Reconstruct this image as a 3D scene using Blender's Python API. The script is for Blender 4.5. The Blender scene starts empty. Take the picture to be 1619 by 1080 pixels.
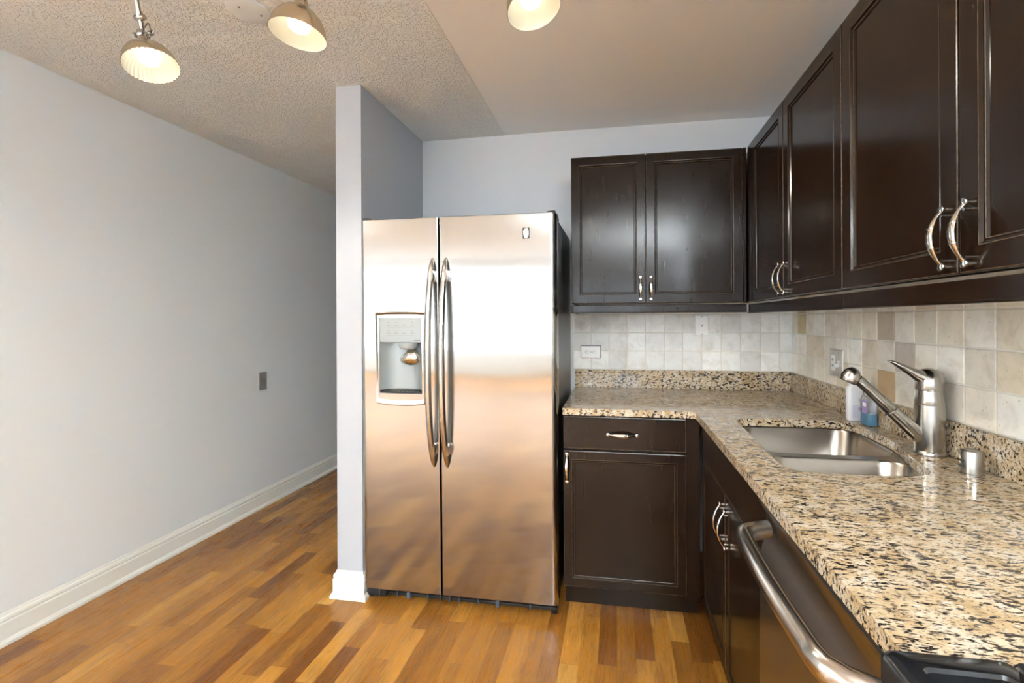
import bpy, bmesh, math, random
from mathutils import Vector, Matrix, Euler
random.seed(7)
S = bpy.context.scene
C = S.collection
PI = math.pi

# ------------------------------------------------------------------ camera
F_PX, YAW, ROLL = 715.54, .1605, -.0042
CAM = Vector((0.0, -2.6471, 1.3049))
cd = bpy.data.cameras.new('camera')
cam = bpy.data.objects.new('camera', cd)
C.objects.link(cam)
cd.sensor_fit = 'HORIZONTAL'
cd.sensor_width = 36
cd.lens = 36 * F_PX / 1619
cd.shift_x = -(857.58 - 809.5) / 1619
cd.shift_y = -(540 - 505.49) / 1619
cd.clip_start = .02
cam.matrix_world = (Matrix.Translation(CAM) @ Matrix.Rotation(YAW, 4, 'Z') @ Matrix.Rotation(PI / 2, 4, 'X')
                    @ Matrix.Rotation(ROLL, 4, 'Z'))
S.camera = cam

# ------------------------------------------------------------------ light and exposure
S.view_settings.view_transform = 'Standard'
S.view_settings.look = 'None'
S.view_settings.gamma = 1
S.view_settings.use_curve_mapping = False
S.view_settings.exposure = 2.0
W = bpy.data.worlds.new('sky')
S.world = W
W.use_nodes = True
bg = W.node_tree.nodes['Background']
bg.inputs[0].default_value = (.80, .91, 1.0, 1)
bg.inputs[1].default_value = 2.1

# window wall of the living room behind the camera
WY = -8.0                       # inner face of that wall
WIN = [(-6.1, -4.3), (-4.15, -2.35), (-2.2, -.4), (-.25, .75)]
WZ0, WZ1 = .42, 2.2
SIDE_FILL = [(-7.4, -5.4), (-5.1, -3.1)]         # windows added to the outer side wall for extra light (y ranges)
sd = bpy.data.lights.new('sun', 'SUN')
sd.energy = 5
sd.angle = .01
sd.color = (1, .93, .8)
sun = bpy.data.objects.new('sun', sd)
C.objects.link(sun)
sun.rotation_euler = Vector((.12, .62, -.80)).to_track_quat('-Z', 'Y').to_euler()
for x0, x1, side in [(*w, 0) for w in WIN] + [(*w, 1) for w in SIDE_FILL]:      # portals that guide the sky light through the openings
    ld = bpy.data.lights.new('sky_portal', 'AREA')
    ld.shape = 'RECTANGLE'
    ld.size, ld.size_y = x1 - x0, WZ1 - WZ0
    ld.cycles.is_portal = True
    lo = bpy.data.objects.new('sky_portal', ld)
    C.objects.link(lo)
    if side:
        lo.location = (-6.65, (x0 + x1) / 2, (WZ0 + WZ1) / 2)
        lo.rotation_euler = (PI / 2, 0, -PI / 2)
    else:
        lo.location = ((x0 + x1) / 2, WY - .05, (WZ0 + WZ1) / 2)
        lo.rotation_euler = (PI / 2, 0, 0)      # -Z of the lamp looks to +Y


# ------------------------------------------------------------------ materials
def nm(name):
    m = bpy.data.materials.new(name)
    m.use_nodes = True
    nt = m.node_tree
    return m, nt, nt.nodes['Principled BSDF']


def N(nt, t, **k):
    n = nt.nodes.new(t)
    for a, v in k.items():
        setattr(n, a, v)
    return n


def simple(name, col, rough=.5, metal=0, aniso=0, tangent=None, coat=0, bump=None, emit=None, spec=None):
    m, nt, b = nm(name)
    b.inputs['Base Color'].default_value = (*col, 1)
    b.inputs['Roughness'].default_value = rough
    b.inputs['Metallic'].default_value = metal
    if spec is not None:
        b.inputs['Specular IOR Level'].default_value = spec
    if coat:
        b.inputs['Coat Weight'].default_value = coat
        b.inputs['Coat Roughness'].default_value = .1
    if aniso:
        b.inputs['Anisotropic'].default_value = aniso
        t = N(nt, 'ShaderNodeCombineXYZ')
        for i in range(3):
            t.inputs[i].default_value = tangent[i]
        nt.links.new(t.outputs[0], b.inputs['Tangent'])
    if bump:
        sc, st, dist, vec = bump
        tc = N(nt, 'ShaderNodeNewGeometry')
        mp = N(nt, 'ShaderNodeMapping')
        mp.inputs['Scale'].default_value = vec
        no = N(nt, 'ShaderNodeTexNoise')
        no.inputs['Scale'].default_value = sc
        no.inputs['Detail'].default_value = 2
        bp = N(nt, 'ShaderNodeBump')
        bp.inputs['Strength'].default_value = st
        bp.inputs['Distance'].default_value = dist
        nt.links.new(tc.outputs['Position'], mp.inputs[0])
        nt.links.new(mp.outputs[0], no.inputs['Vector'])
        nt.links.new(no.outputs[0], bp.inputs['Height'])
        nt.links.new(bp.outputs[0], b.inputs['Normal'])
    if emit:
        b.inputs['Emission Color'].default_value = (*emit[0], 1)
        b.inputs['Emission Strength'].default_value = emit[1]
    return m


def ramp(nt, src, stops, interp='LINEAR'):
    r = N(nt, 'ShaderNodeValToRGB')
    r.color_ramp.interpolation = interp
    e = r.color_ramp.elements
    while len(e) < len(stops):
        e.new(.5)
    for i, (p, c) in enumerate(stops):
        e[i].position = p
        e[i].color = (*c, 1) if len(c) == 3 else c
    nt.links.new(src, r.inputs[0])
    return r.outputs[0]


def noise(nt, vec, scale, detail=2, rough=.5, dist=0):
    n = N(nt, 'ShaderNodeTexNoise')
    n.inputs['Scale'].default_value = scale
    n.inputs['Detail'].default_value = detail
    n.inputs['Roughness'].default_value = rough
    n.inputs['Distortion'].default_value = dist
    if vec is not None:
        nt.links.new(vec, n.inputs['Vector'])
    return n.outputs['Fac']


def mapping(nt, scale=(1, 1, 1), rot=(0, 0, 0), loc=(0, 0, 0)):
    g = N(nt, 'ShaderNodeNewGeometry')
    m = N(nt, 'ShaderNodeMapping')
    m.inputs['Scale'].default_value = scale
    m.inputs['Rotation'].default_value = rot
    m.inputs['Location'].default_value = loc
    nt.links.new(g.outputs['Position'], m.inputs[0])
    return m.outputs[0]


def mix(nt, fac, a, b, mode='MIX'):
    m = N(nt, 'ShaderNodeMix', data_type='RGBA', blend_type=mode)
    for sock, v in ((m.inputs[0], fac), (m.inputs[6], a), (m.inputs[7], b)):
        if isinstance(v, bpy.types.NodeSocket):
            nt.links.new(v, sock)
        elif isinstance(v, (int, float)):
            sock.default_value = v
        else:
            sock.default_value = (*v, 1)
    return m.outputs[2]


def math_(nt, op, a, b=None):
    m = N(nt, 'ShaderNodeMath', operation=op)
    for i, v in enumerate((a, b)):
        if v is None:
            continue
        if isinstance(v, bpy.types.NodeSocket):
            nt.links.new(v, m.inputs[i])
        else:
            m.inputs[i].default_value = v
    return m.outputs[0]


def bump(nt, b, h, st, dist):
    bp = N(nt, 'ShaderNodeBump')
    bp.inputs['Strength'].default_value = st
    bp.inputs['Distance'].default_value = dist
    nt.links.new(h, bp.inputs['Height'])
    nt.links.new(bp.outputs[0], b.inputs['Normal'])


def wall_paint(name, col):
    m, nt, b = nm(name)
    v = mapping(nt)
    c = mix(nt, noise(nt, v, 1.3, 3), tuple(x * .985 for x in col), tuple(min(1, x * 1.015) for x in col))
    nt.links.new(c, b.inputs['Base Color'])
    b.inputs['Roughness'].default_value = .6
    bump(nt, b, noise(nt, v, 220, 2), .12, .0006)
    return m


def wood_floor():
    m, nt, b = nm('oak_strip_floor')
    g = N(nt, 'ShaderNodeNewGeometry')
    sp = N(nt, 'ShaderNodeSeparateXYZ')
    nt.links.new(g.outputs['Position'], sp.inputs[0])
    WID, LEN = .072, .42
    row = math_(nt, 'FLOOR', math_(nt, 'DIVIDE', sp.outputs[0], WID))
    wr = N(nt, 'ShaderNodeTexWhiteNoise', noise_dimensions='1D')
    nt.links.new(row, wr.inputs['W'])
    off = math_(nt, 'MULTIPLY', wr.outputs['Value'], 7.3)
    ln = math_(nt, 'ADD', math_(nt, 'DIVIDE', sp.outputs[1], LEN), off)
    col = math_(nt, 'FLOOR', ln)
    cb = N(nt, 'ShaderNodeCombineXYZ')
    nt.links.new(row, cb.inputs[0])
    nt.links.new(col, cb.inputs[1])
    w2 = N(nt, 'ShaderNodeTexWhiteNoise', noise_dimensions='3D')
    nt.links.new(cb.outputs[0], w2.inputs['Vector'])
    tone = ramp(nt, w2.outputs['Value'], [(0, (.18, .062, .010)), (.25, (.30, .122, .018)), (.6, (.38, .163, .024)),
                                          (.88, (.45, .205, .035)), (1, (.55, .29, .065))])
    # grain, shifted board by board
    sh = N(nt, 'ShaderNodeVectorMath', operation='SCALE')
    nt.links.new(w2.outputs['Color'], sh.inputs[0])
    sh.inputs['Scale'].default_value = 20
    ad = N(nt, 'ShaderNodeVectorMath', operation='ADD')
    nt.links.new(g.outputs['Position'], ad.inputs[0])
    nt.links.new(sh.outputs[0], ad.inputs[1])
    mp = N(nt, 'ShaderNodeMapping')
    mp.inputs['Scale'].default_value = (1, .09, 1)
    nt.links.new(ad.outputs[0], mp.inputs[0])
    gr = noise(nt, mp.outputs[0], 95, 5, .62, .6)
    gs = ramp(nt, gr, [(.33, (.62, .58, .52)), (.5, (1, 1, 1)), (.7, (1.12, 1.1, 1.05))])
    big = ramp(nt, noise(nt, mp.outputs[0], 17, 3, .5, 1.2), [(.35, (.82, .8, .78)), (.6, (1.06, 1.06, 1.04))])
    c = mix(nt, 1.0, tone, gs, 'MULTIPLY')
    c = mix(nt, 1.0, c, big, 'MULTIPLY')
    # seams
    fx = math_(nt, 'FRACT', math_(nt, 'DIVIDE', sp.outputs[0], WID))
    ex = math_(nt, 'MINIMUM', fx, math_(nt, 'SUBTRACT', 1, fx))
    fy = math_(nt, 'FRACT', ln)
    ey = math_(nt, 'MINIMUM', fy, math_(nt, 'SUBTRACT', 1, fy))
    sx = math_(nt, 'LESS_THAN', ex, .010)
    sy = math_(nt, 'LESS_THAN', ey, .0022)
    seam = math_(nt, 'MAXIMUM', sx, sy)
    c = mix(nt, math_(nt, 'MULTIPLY', seam, .5), c, (.10, .04, .012))
    nt.links.new(c, b.inputs['Base Color'])
    rg = ramp(nt, gr, [(.3, (.34,) * 3), (.7, (.24,) * 3)])
    nt.links.new(rg, b.inputs['Roughness'])
    b.inputs['Specular IOR Level'].default_value = .3
    b.inputs['Coat Weight'].default_value = .10
    b.inputs['Coat Roughness'].default_value = .2
    bump(nt, b, math_(nt, 'SUBTRACT', math_(nt, 'MULTIPLY', gr, .3), seam), .25, .0007)
    return m


def granite():
    m, nt, b = nm('granite')
    v0 = mapping(nt)
    base = ramp(nt, noise(nt, v0, 26, 4, .6), [(.3, (.38, .26, .135)), (.45, (.47, .35, .21)), (.58, (.54, .44, .32)), (.75, (.55, .49, .41))])
    v1 = mapping(nt, (1, 2.5, 1.6), (0, 0, .58))
    f1 = noise(nt, v1, 66, 3, .6, .35)
    v2 = mapping(nt, (1, 2.6, 1.5), (0, 0, .6), (3, 1, 5))
    f2 = noise(nt, v2, 150, 2, .5, .2)
    gate = noise(nt, v0, 9, 2)
    th = math_(nt, 'ADD', f1, math_(nt, 'MULTIPLY', math_(nt, 'SUBTRACT', gate, .5), .16))
    d1 = ramp(nt, th, [(.545, (0,) * 3), (.59, (1,) * 3)])
    d2 = ramp(nt, f2, [(.565, (0,) * 3), (.63, (.8,) * 3)])
    h = ramp(nt, th, [(.50, (0,) * 3), (.59, (.65,) * 3)])
    c = mix(nt, h, base, (.33, .235, .14))
    c = mix(nt, d2, c, (.12, .085, .065))
    c = mix(nt, d1, c, (.022, .018, .018))
    w = ramp(nt, noise(nt, v1, 60, 2, .5, .2), [(.27, (.6,) * 3), (.36, (0,) * 3)])
    c = mix(nt, w, c, (.78, .75, .68))
    nt.links.new(c, b.inputs['Base Color'])
    b.inputs['Roughness'].default_value = .10
    b.inputs['Specular IOR Level'].default_value = .6
    return m


def cabinet_wood():
    m, nt, b = nm('espresso_stained_wood')
    v = mapping(nt, (1, 1, .12))
    g = noise(nt, v, 60, 4, .6)
    c = ramp(nt, g, [(.25, (.010, .0048, .0023)), (.75, (.015, .0072, .0034))])
    nt.links.new(c, b.inputs['Base Color'])
    v2 = mapping(nt)
    r = ramp(nt, noise(nt, v2, 7, 4, .6), [(.35, (.17,) * 3), (.65, (.25,) * 3)])
    nt.links.new(r, b.inputs['Roughness'])
    b.inputs['Specular IOR Level'].default_value = .15
    b.inputs['Coat Weight'].default_value = .28
    b.inputs['Coat Roughness'].default_value = .14
    return m


def worn_wood():
    m, nt, b = nm('rubbed_edge_wood')
    v = mapping(nt)
    c = ramp(nt, noise(nt, v, 60, 3, .6), [(.35, (.035, .022, .014)), (.7, (.11, .078, .052))])
    nt.links.new(c, b.inputs['Base Color'])
    b.inputs['Roughness'].default_value = .25
    return m


def tile_mat():
    m, nt, b = nm('travertine_tile')
    a = N(nt, 'ShaderNodeAttribute', attribute_name='tone')
    v = mapping(nt)
    n1 = ramp(nt, noise(nt, v, 13, 5, .65, .5), [(.3, (.82, .79, .74)), (.5, (1, 1, 1)), (.72, (1.07, 1.07, 1.06))])
    c = mix(nt, 1.0, a.outputs['Color'], n1, 'MULTIPLY')
    pit = ramp(nt, noise(nt, v, 90, 2), [(.28, (.5,) * 3), (.33, (0,) * 3)])
    c = mix(nt, pit, c, (.40, .33, .25))
    nt.links.new(c, b.inputs['Base Color'])
    b.inputs['Roughness'].default_value = .42
    bump(nt, b, noise(nt, v, 60, 3), .15, .001)
    return m


def popcorn():
    m, nt, b = nm('textured_ceiling_paint')
    b.inputs['Base Color'].default_value = (.87, .90, .89, 1)
    b.inputs['Roughness'].default_value = .75
    v = mapping(nt)
    n1 = noise(nt, v, 48, 3, .5, 1.6)
    n2 = noise(nt, v, 140, 2)
    h = ramp(nt, n1, [(.44, (0,) * 3), (.56, (1,) * 3)])
    h2 = mix(nt, .25, h, n2)
    bump(nt, b, h2, 1.0, .0050)
    return m


def steel(name, tangent, col=(.60, .59, .57), rough=.24, aniso=.85, wav=None):
    m, nt, b = nm(name)
    b.inputs['Metallic'].default_value = 1
    b.inputs['Base Color'].default_value = (*col, 1)
    b.inputs['Roughness'].default_value = rough
    b.inputs['Anisotropic'].default_value = aniso
    t = N(nt, 'ShaderNodeCombineXYZ')
    for i in range(3):
        t.inputs[i].default_value = tangent[i]
    nt.links.new(t.outputs[0], b.inputs['Tangent'])
    if wav:
        v = mapping(nt, wav[1])
        bump(nt, b, noise(nt, v, wav[0], 1, .4), 1.0, wav[2])
    return m


M = dict(
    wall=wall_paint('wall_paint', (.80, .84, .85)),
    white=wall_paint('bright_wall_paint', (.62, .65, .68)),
    ceil=wall_paint('smooth_ceiling_paint', (.92, .93, .92)),
    pop=popcorn(),
    trim=simple('trim_paint', (.82, .82, .76), .35),
    floor=wood_floor(),
    granite=granite(),
    wood=cabinet_wood(),
    worn=worn_wood(),
    dark=simple('dark_interior', (.008, .007, .007), .7),
    tile=tile_mat(),
    grout=simple('grout', (.74, .70, .62), .8),
    steel=steel('brushed_steel_door', (1, 0, 0), (.44, .43, .415), .12, .93, (2.6, (.30, .30, 1), .0035)),
    steel_dw=steel('brushed_steel_dishwasher', (0, 1, 0), (.33, .335, .345), .26, .7),
    nickel=simple('brushed_nickel', (.42, .395, .36), .23, 1),
    chrome=simple('polished_nickel', (.68, .65, .60), .14, 1),
    handle=simple('satin_steel', (.50, .46, .42), .2, 1),
    sink=simple('sink_steel', (.30, .27, .235), .24, 1),
    black=simple('black_plastic', (.010, .010, .011), .35),
    blackgloss=simple('black_enamel', (.008, .008, .009), .12),
    glass_black=simple('black_ceramic_glass', (.010, .011, .013), .04),
    case=simple('fridge_side_paint', (.012, .012, .013), .3),
    grey=simple('grey_plastic', (.31, .335, .33), .4),
    cavity=simple('dispenser_grey', (.28, .31, .31), .3, .3),
    plate_white=simple('white_plate', (.85, .85, .84), .3),
    plate_grey=simple('grey_plate', (.22, .215, .20), .45),
    slot=simple('dark_slot', (.02, .02, .02), .6),
    screw=simple('screw_metal', (.3, .3, .3), .35, 1),
    text=simple('printed_grey', (.10, .11, .11), .5),
    shade=simple('lamp_brass_nickel', (.60, .52, .39), .24, 1),
    shade_in=simple('lamp_reflector', (.62, .58, .46), .45),
    bulb=simple('glowing_bulb', (1, 1, 1), .4, emit=((1, .97, .90), 1.0)),
    soapwhite=simple('frosted_bottle', (.78, .78, .82), .25),
    cap=simple('white_cap', (.85, .85, .85), .35),
    label=simple('bottle_label', (.62, .60, .70), .4),
    labelp=simple('purple_label', (.30, .22, .48), .4),
    outside=simple('balcony_rail_paint', (.30, .31, .32), .5),
)
mb, nt_, b_ = nm('clear_plastic')
b_.inputs['Transmission Weight'].default_value = .9
b_.inputs['Base Color'].default_value = (.90, .95, 1, 1)
b_.inputs['Roughness'].default_value = .05
b_.inputs['IOR'].default_value = 1.2
M['clear'] = mb
mb, nt_, b_ = nm('blue_dish_soap')
b_.inputs['Transmission Weight'].default_value = .55
b_.inputs['Base Color'].default_value = (.06, .45, .70, 1)
b_.inputs['Roughness'].default_value = .08
M['blue'] = mb
mb, nt_, b_ = nm('window_glass')
b_.inputs['Transmission Weight'].default_value = 1
b_.inputs['Roughness'].default_value = 0
b_.inputs['IOR'].default_value = 1.02
b_.inputs['Base Color'].default_value = (1, 1, 1, 1)
M['pane'] = mb


# ------------------------------------------------------------------ mesh helpers
def box(bm, x0, x1, y0, y1, z0, z1, mi=0):
    v = [bm.verts.new(p) for p in ((x0, y0, z0), (x1, y0, z0), (x1, y1, z0), (x0, y1, z0),
                                   (x0, y0, z1), (x1, y0, z1), (x1, y1, z1), (x0, y1, z1))]
    for q in ((0, 3, 2, 1), (4, 5, 6, 7), (0, 1, 5, 4), (1, 2, 6, 5), (2, 3, 7, 6), (3, 0, 4, 7)):
        f = bm.faces.new([v[i] for i in q])
        f.material_index = mi


def BM():
    return bmesh.new()


def bx(*a):
    bm = BM()
    box(bm, *a)
    return bm


def frame_axes(d):
    d = Vector(d).normalized()
    up = Vector((0, 0, 1)) if abs(d.z) < .95 else Vector((0, 1, 0))
    a = d.cross(up).normalized()
    return a, a.cross(d).normalized(), d


def lathe(bm, prof, origin, axis=(0, 0, 1), seg=32, mi=0, cap0=True, cap1=True, ribs=0, ribamp=0):
    """prof: list of (r, t) along axis"""
    a, b, d = frame_axes(axis)
    o = Vector(origin)
    rings = []
    for r, t in prof:
        ring = []
        for i in range(seg):
            an = 2 * PI * i / seg
            rr = r * (1 + (ribamp * math.cos(ribs * an) if ribs else 0))
            ring.append(bm.verts.new(o + d * t + a * rr * math.cos(an) + b * rr * math.sin(an)))
        rings.append(ring)
    for p, q in zip(rings, rings[1:]):
        for i in range(seg):
            f = bm.faces.new((p[i], p[(i + 1) % seg], q[(i + 1) % seg], q[i]))
            f.material_index = mi
    if cap0:
        bm.faces.new(rings[0][::-1]).material_index = mi
    if cap1:
        bm.faces.new(rings[-1]).material_index = mi


def sweep(bm, pts, sizes, side, seg=14, mi=0):
    """tube along pts; sizes: (half width along side, half thickness across); side: fixed vector"""
    pts = [Vector(p) for p in pts]
    side = Vector(side).normalized()
    rings = []
    for i, p in enumerate(pts):
        t = (pts[min(i + 1, len(pts) - 1)] - pts[max(i - 1, 0)]).normalized()
        s = (side - t * side.dot(t)).normalized()
        n = t.cross(s)
        w, h = sizes[i] if isinstance(sizes, list) else sizes
        rings.append([bm.verts.new(p + s * w * math.cos(2 * PI * k / seg) + n * h * math.sin(2 * PI * k / seg)) for k in range(seg)])
    for p, q in zip(rings, rings[1:]):
        for i in range(seg):
            bm.faces.new((p[i], p[(i + 1) % seg], q[(i + 1) % seg], q[i])).material_index = mi
    bm.faces.new(rings[0][::-1]).material_index = mi
    bm.faces.new(rings[-1]).material_index = mi


def loops(bm, rings, closed_end=True, closed_start=False, mis=None):
    R = [[bm.verts.new(p) for p in r] for r in rings]
    n = len(R[0])
    for k, (p, q) in enumerate(zip(R, R[1:])):
        for i in range(n):
            f = bm.faces.new((p[i], p[(i + 1) % n], q[(i + 1) % n], q[i]))
            if mis:
                f.material_index = mis[k]
    if closed_end:
        bm.faces.new(R[-1])
    if closed_start:
        bm.faces.new(R[0][::-1])


def obj(name, bm, mat, parent=None, bevel=0, seg=2, smooth=35, origin=None):
    """one mesh object; geometry is given in world metres and moved to the root's origin"""
    bmesh.ops.recalc_face_normals(bm, faces=bm.faces)
    root = parent
    while root and root.parent:
        root = root.parent
    o0 = root.location.copy() if root else (Vector(origin) if origin else Vector((0, 0, 0)))
    if parent is None and origin is None:
        zs = [v.co for v in bm.verts]
        o0 = Vector(((min(v.x for v in zs) + max(v.x for v in zs)) / 2, (min(v.y for v in zs) + max(v.y for v in zs)) / 2, min(v.z for v in zs)))
    bmesh.ops.translate(bm, verts=bm.verts, vec=-o0)
    me = bpy.data.meshes.new(name)
    bm.to_mesh(me)
    bm.free()
    for m in (mat if isinstance(mat, (list, tuple)) else [mat]):
        me.materials.append(m)
    if smooth:
        for p in me.polygons:
            p.use_smooth = True
        me.set_sharp_from_angle(angle=math.radians(smooth))
    o = bpy.data.objects.new(name, me)
    C.objects.link(o)
    if parent:
        o.parent = parent
    else:
        o.location = o0
    if bevel:
        md = o.modifiers.new('bevel', 'BEVEL')
        md.width = bevel
        md.segments = seg
        md.limit_method = 'ANGLE'
        md.angle_limit = math.radians(40)
    return o


def thing(name, loc, label, cat, group=None):
    o = bpy.data.objects.new(name, None)
    C.objects.link(o)
    o.location = loc
    o.empty_display_size = .05
    o['label'] = label
    o['category'] = cat
    if group:
        o['group'] = group
    return o


def tag(o, label, cat, group=None):
    o['label'] = label
    o['category'] = cat
    if group:
        o['group'] = group
    return o


def struct(name, bm, mat, parent=None, **k):
    o = obj(name, bm, mat, parent, **k)
    if parent is None:
        o['kind'] = 'structure'
    return o


# ------------------------------------------------------------------ room dimensions
R = .9555          # kitchen right wall
H = 2.411
XL = -2.4526       # left wall
SX0, SX1 = -1.305, -1.176   # partition beside the refrigerator
SY = -.687
SEAM = -.65
LW_END = -2.45     # left wall stops here, the living room opens to the left
XFAR = -6.6

struct('floor', bx(XFAR - .1, R + .1, WY - .1, 2.7, -.05, 0), M['floor'], smooth=0)
cl = struct('ceiling', bx(XFAR - .1, SEAM, WY - .1, 2.7, H, H + .08), M['pop'], smooth=0)
struct('ceiling', bx(SEAM, R + .1, WY - .1, 2.7, H + .003, H + .08), M['ceil'], smooth=0)
wl = struct('wall_left', bx(XL - .12, XL, LW_END, 2.6, 0, H), M['wall'], smooth=0)
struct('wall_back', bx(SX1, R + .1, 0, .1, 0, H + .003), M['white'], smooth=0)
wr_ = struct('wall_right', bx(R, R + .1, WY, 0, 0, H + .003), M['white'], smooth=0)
struct('wall_middle', bx(SX0, SX1, SY, 2.6, 0, H), wall_paint('partition_paint_dimmed', (.44, .46, .49)), smooth=0)  # same paint as the back wall, colour darkened against the strong light here
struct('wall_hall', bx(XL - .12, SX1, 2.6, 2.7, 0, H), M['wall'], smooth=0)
bm = BM()
ss = [WY] + [y for w in SIDE_FILL for y in w] + [LW_END + .12]
for i in range(0, len(ss), 2):
    box(bm, XFAR - .1, XFAR, ss[i], ss[i + 1], 0, H)
for y0, y1 in SIDE_FILL:
    box(bm, XFAR - .1, XFAR, y0, y1, 0, WZ0)
    box(bm, XFAR - .1, XFAR, y0, y1, WZ1, H)
struct('wall_outer', bm, M['wall'], smooth=0)
for i, (y0, y1) in enumerate(SIDE_FILL):
    bm = BM()
    t = .035
    a, b = XFAR - .08, XFAR - .04
    box(bm, a, b, y0, y1, WZ0, WZ0 + t)
    box(bm, a, b, y0, y1, WZ1 - t, WZ1)
    box(bm, a, b, y0, y0 + t, WZ0 + t, WZ1 - t)
    box(bm, a, b, y1 - t, y1, WZ0 + t, WZ1 - t)
    box(bm, a, b, y0 + t, y1 - t, 1.17, 1.22)
    struct('window_%d' % (i + 5), bm, M['outside'], smooth=0)  # added side windows, bring more sky light in from the left
struct('wall_side', bx(XFAR, XL - .12, LW_END, LW_END + .12, 0, H), M['wall'], smooth=0)

# rear wall with its windows
bm = BM()
xs = [XFAR] + [x for w in WIN for x in w] + [R]
for i in range(0, len(xs), 2):
    box(bm, xs[i], xs[i + 1], WY - .15, WY, 0, H)
for x0, x1 in WIN:
    box(bm, x0, x1, WY - .15, WY, 0, WZ0)
    box(bm, x0, x1, WY - .15, WY, WZ1, H)
struct('wall_rear', bm, M['wall'], smooth=0)
for i, (x0, x1) in enumerate(WIN):
    bm = BM()
    t = .035
    box(bm, x0, x1, WY - .11, WY - .06, WZ0, WZ0 + t)
    box(bm, x0, x1, WY - .11, WY - .06, WZ1 - t, WZ1)
    box(bm, x0, x0 + t, WY - .11, WY - .06, WZ0 + t, WZ1 - t)
    box(bm, x1 - t, x1, WY - .11, WY - .06, WZ0 + t, WZ1 - t)
    box(bm, x0 + t, x1 - t, WY - .11, WY - .06, 1.17, 1.23)
    box(bm, x0 + t, x1 - t, WY - .11, WY - .06, .72, .80)
    w = struct('window_%d' % (i + 1), bm, M['outside'], smooth=0)


def baseboard(name, pts, inward=1):
    """profile swept along an open polyline of wall points (room on the left side of travel * inward)"""
    prof = [(0, 0), (.026, 0), (.026, .012), (.019, .024), (.0155, .026), (.0155, .088), (.011, .094), (.014, .100), (.012, .110), (.006, .116), (.004, .124), (0, .126)]
    bm = BM()
    P = [Vector((x, y, 0)) for x, y in pts]
    rings = []
    for i, p in enumerate(P):
        ns = []
        for a, b in ((i - 1, i), (i, i + 1)):
            if a >= 0 and b < len(P):
                d = (P[b] - P[a]).normalized()
                ns.append(Vector((-d.y, d.x, 0)) * inward)
        n = sum(ns, Vector()).normalized()
        k = 1 / n.dot(ns[0])
        rings.append([bm.verts.new(p + n * k * u + Vector((0, 0, z))) for u, z in prof])
    for p, q in zip(rings, rings[1:]):
        for i in range(len(prof)):
            j = (i + 1) % len(prof)
            bm.faces.new((p[i], p[j], q[j], q[i]))
    bm.faces.new(rings[0][::-1])
    bm.faces.new(rings[-1])
    return struct(name, bm, M['trim'], smooth=25)


baseboard('baseboard_left', [(XL, LW_END), (XL, 2.6)], -1)
baseboard('baseboard_middle', [(SX0, 2.6), (SX0, SY), (SX1, SY), (SX1, SY + .01)], -1)
baseboard('baseboard_rear', [(XFAR, WY), (R, WY)], 1)


# ------------------------------------------------------------------ hardware
def pull(name, parent, c, along, out, L=.118):
    """arched cabinet pull: c = middle point on the door face, along = long axis, out = away from face"""
    c, al, ou = Vector(c), Vector(along).normalized(), Vector(out).normalized()
    sd = al.cross(ou)
    bm = BM()
    n = 20
    pts, sz = [], []
    for i in range(n + 1):
        u = -1 + 2 * i / n
        h = .010 + .022 * max(0, 1 - abs(u) ** 2.0)
        pts.append(c + al * u * L * .44 + ou * h)
        k = max(0, 1 - (abs(u) / .78) ** 2)
        sz.append((.0040 + .0046 * k, .0026 + .0010 * k))
    sweep(bm, pts, sz, sd, 12)
    for s in (-1, 1):
        e = c + al * s * L * .46
        lathe(bm, [(.0052, 0), (.0052, .006), (.0078, .008), (.0086, .011), (.0074, .0135), (.003, .0145)], e, ou, 18)
        lathe(bm, [(.0035, 0), (.0035, .011)], c + al * s * L * .36, ou, 12)
        # collar where the bow widens
        u = s * .34
        h = .010 + .022 * (1 - u ** 2)
        p = c + al * u * L * .44 + ou * h
        sweep(bm, [p - al * .0012 * s, p + al * .0012 * s], (.0088, .0046), sd, 12)
    return obj(name, bm, M['chrome'], parent, smooth=50)


def panel_door(name, parent, O, U, out, w, h, st=.046, t=.019, rail=None):
    """shaker style door with a beaded recess. O = lower corner at the front plane; U = width direction; out = facing"""
    O, U, ou = Vector(O), Vector(U), Vector(out)
    V = Vector((0, 0, 1))
    rail = rail or st

    def rect(i, d, j=None):
        j = i if j is None else j
        return [O + U * i + V * j + ou * d, O + U * (w - i) + V * j + ou * d,
                O + U * (w - i) + V * (h - j) + ou * d, O + U * i + V * (h - j) + ou * d]
    bm = BM()
    g = rail - st
    R_ = [rect(0, -t), rect(0, -.003), rect(.0008, -.0008), rect(.003, 0),
          rect(st - .005, 0, rail - .005), rect(st - .0038, .0010, rail - .0038), rect(st - .0024, .0008, rail - .0024),
          rect(st + .002, -.0035, rail + .002), rect(st + .0055, -.0035, rail + .0055), rect(st + .0068, -.0042, rail + .0068), rect(st + .0095, -.008, rail + .0095)]
    loops(bm, R_, True, True, [0, 0, 1, 0, 0, 1, 0, 0, 1, 0])
    return obj(name, bm, [M['wood'], M['worn']], parent, smooth=0)


def slab_front(name, parent, O, U, out, w, h, t=.019):
    O, U, ou = Vector(O), Vector(U), Vector(out)
    V = Vector((0, 0, 1))

    def rect(i, d):
        return [O + U * i + V * i + ou * d, O + U * (w - i) + V * i + ou * d,
                O + U * (w - i) + V * (h - i) + ou * d, O + U * i + V * (h - i) + ou * d]
    bm = BM()
    loops(bm, [rect(0, -t), rect(0, -.004), rect(.001, -.001), rect(.004, 0)], True, True, [0, 0, 1])
    return obj(name, bm, [M['wood'], M['worn']], parent, smooth=0)


BX, RX = Vector((1, 0, 0)), Vector((0, -1, 0))
BO, RO = Vector((0, -1, 0)), Vector((-1, 0, 0))

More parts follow.
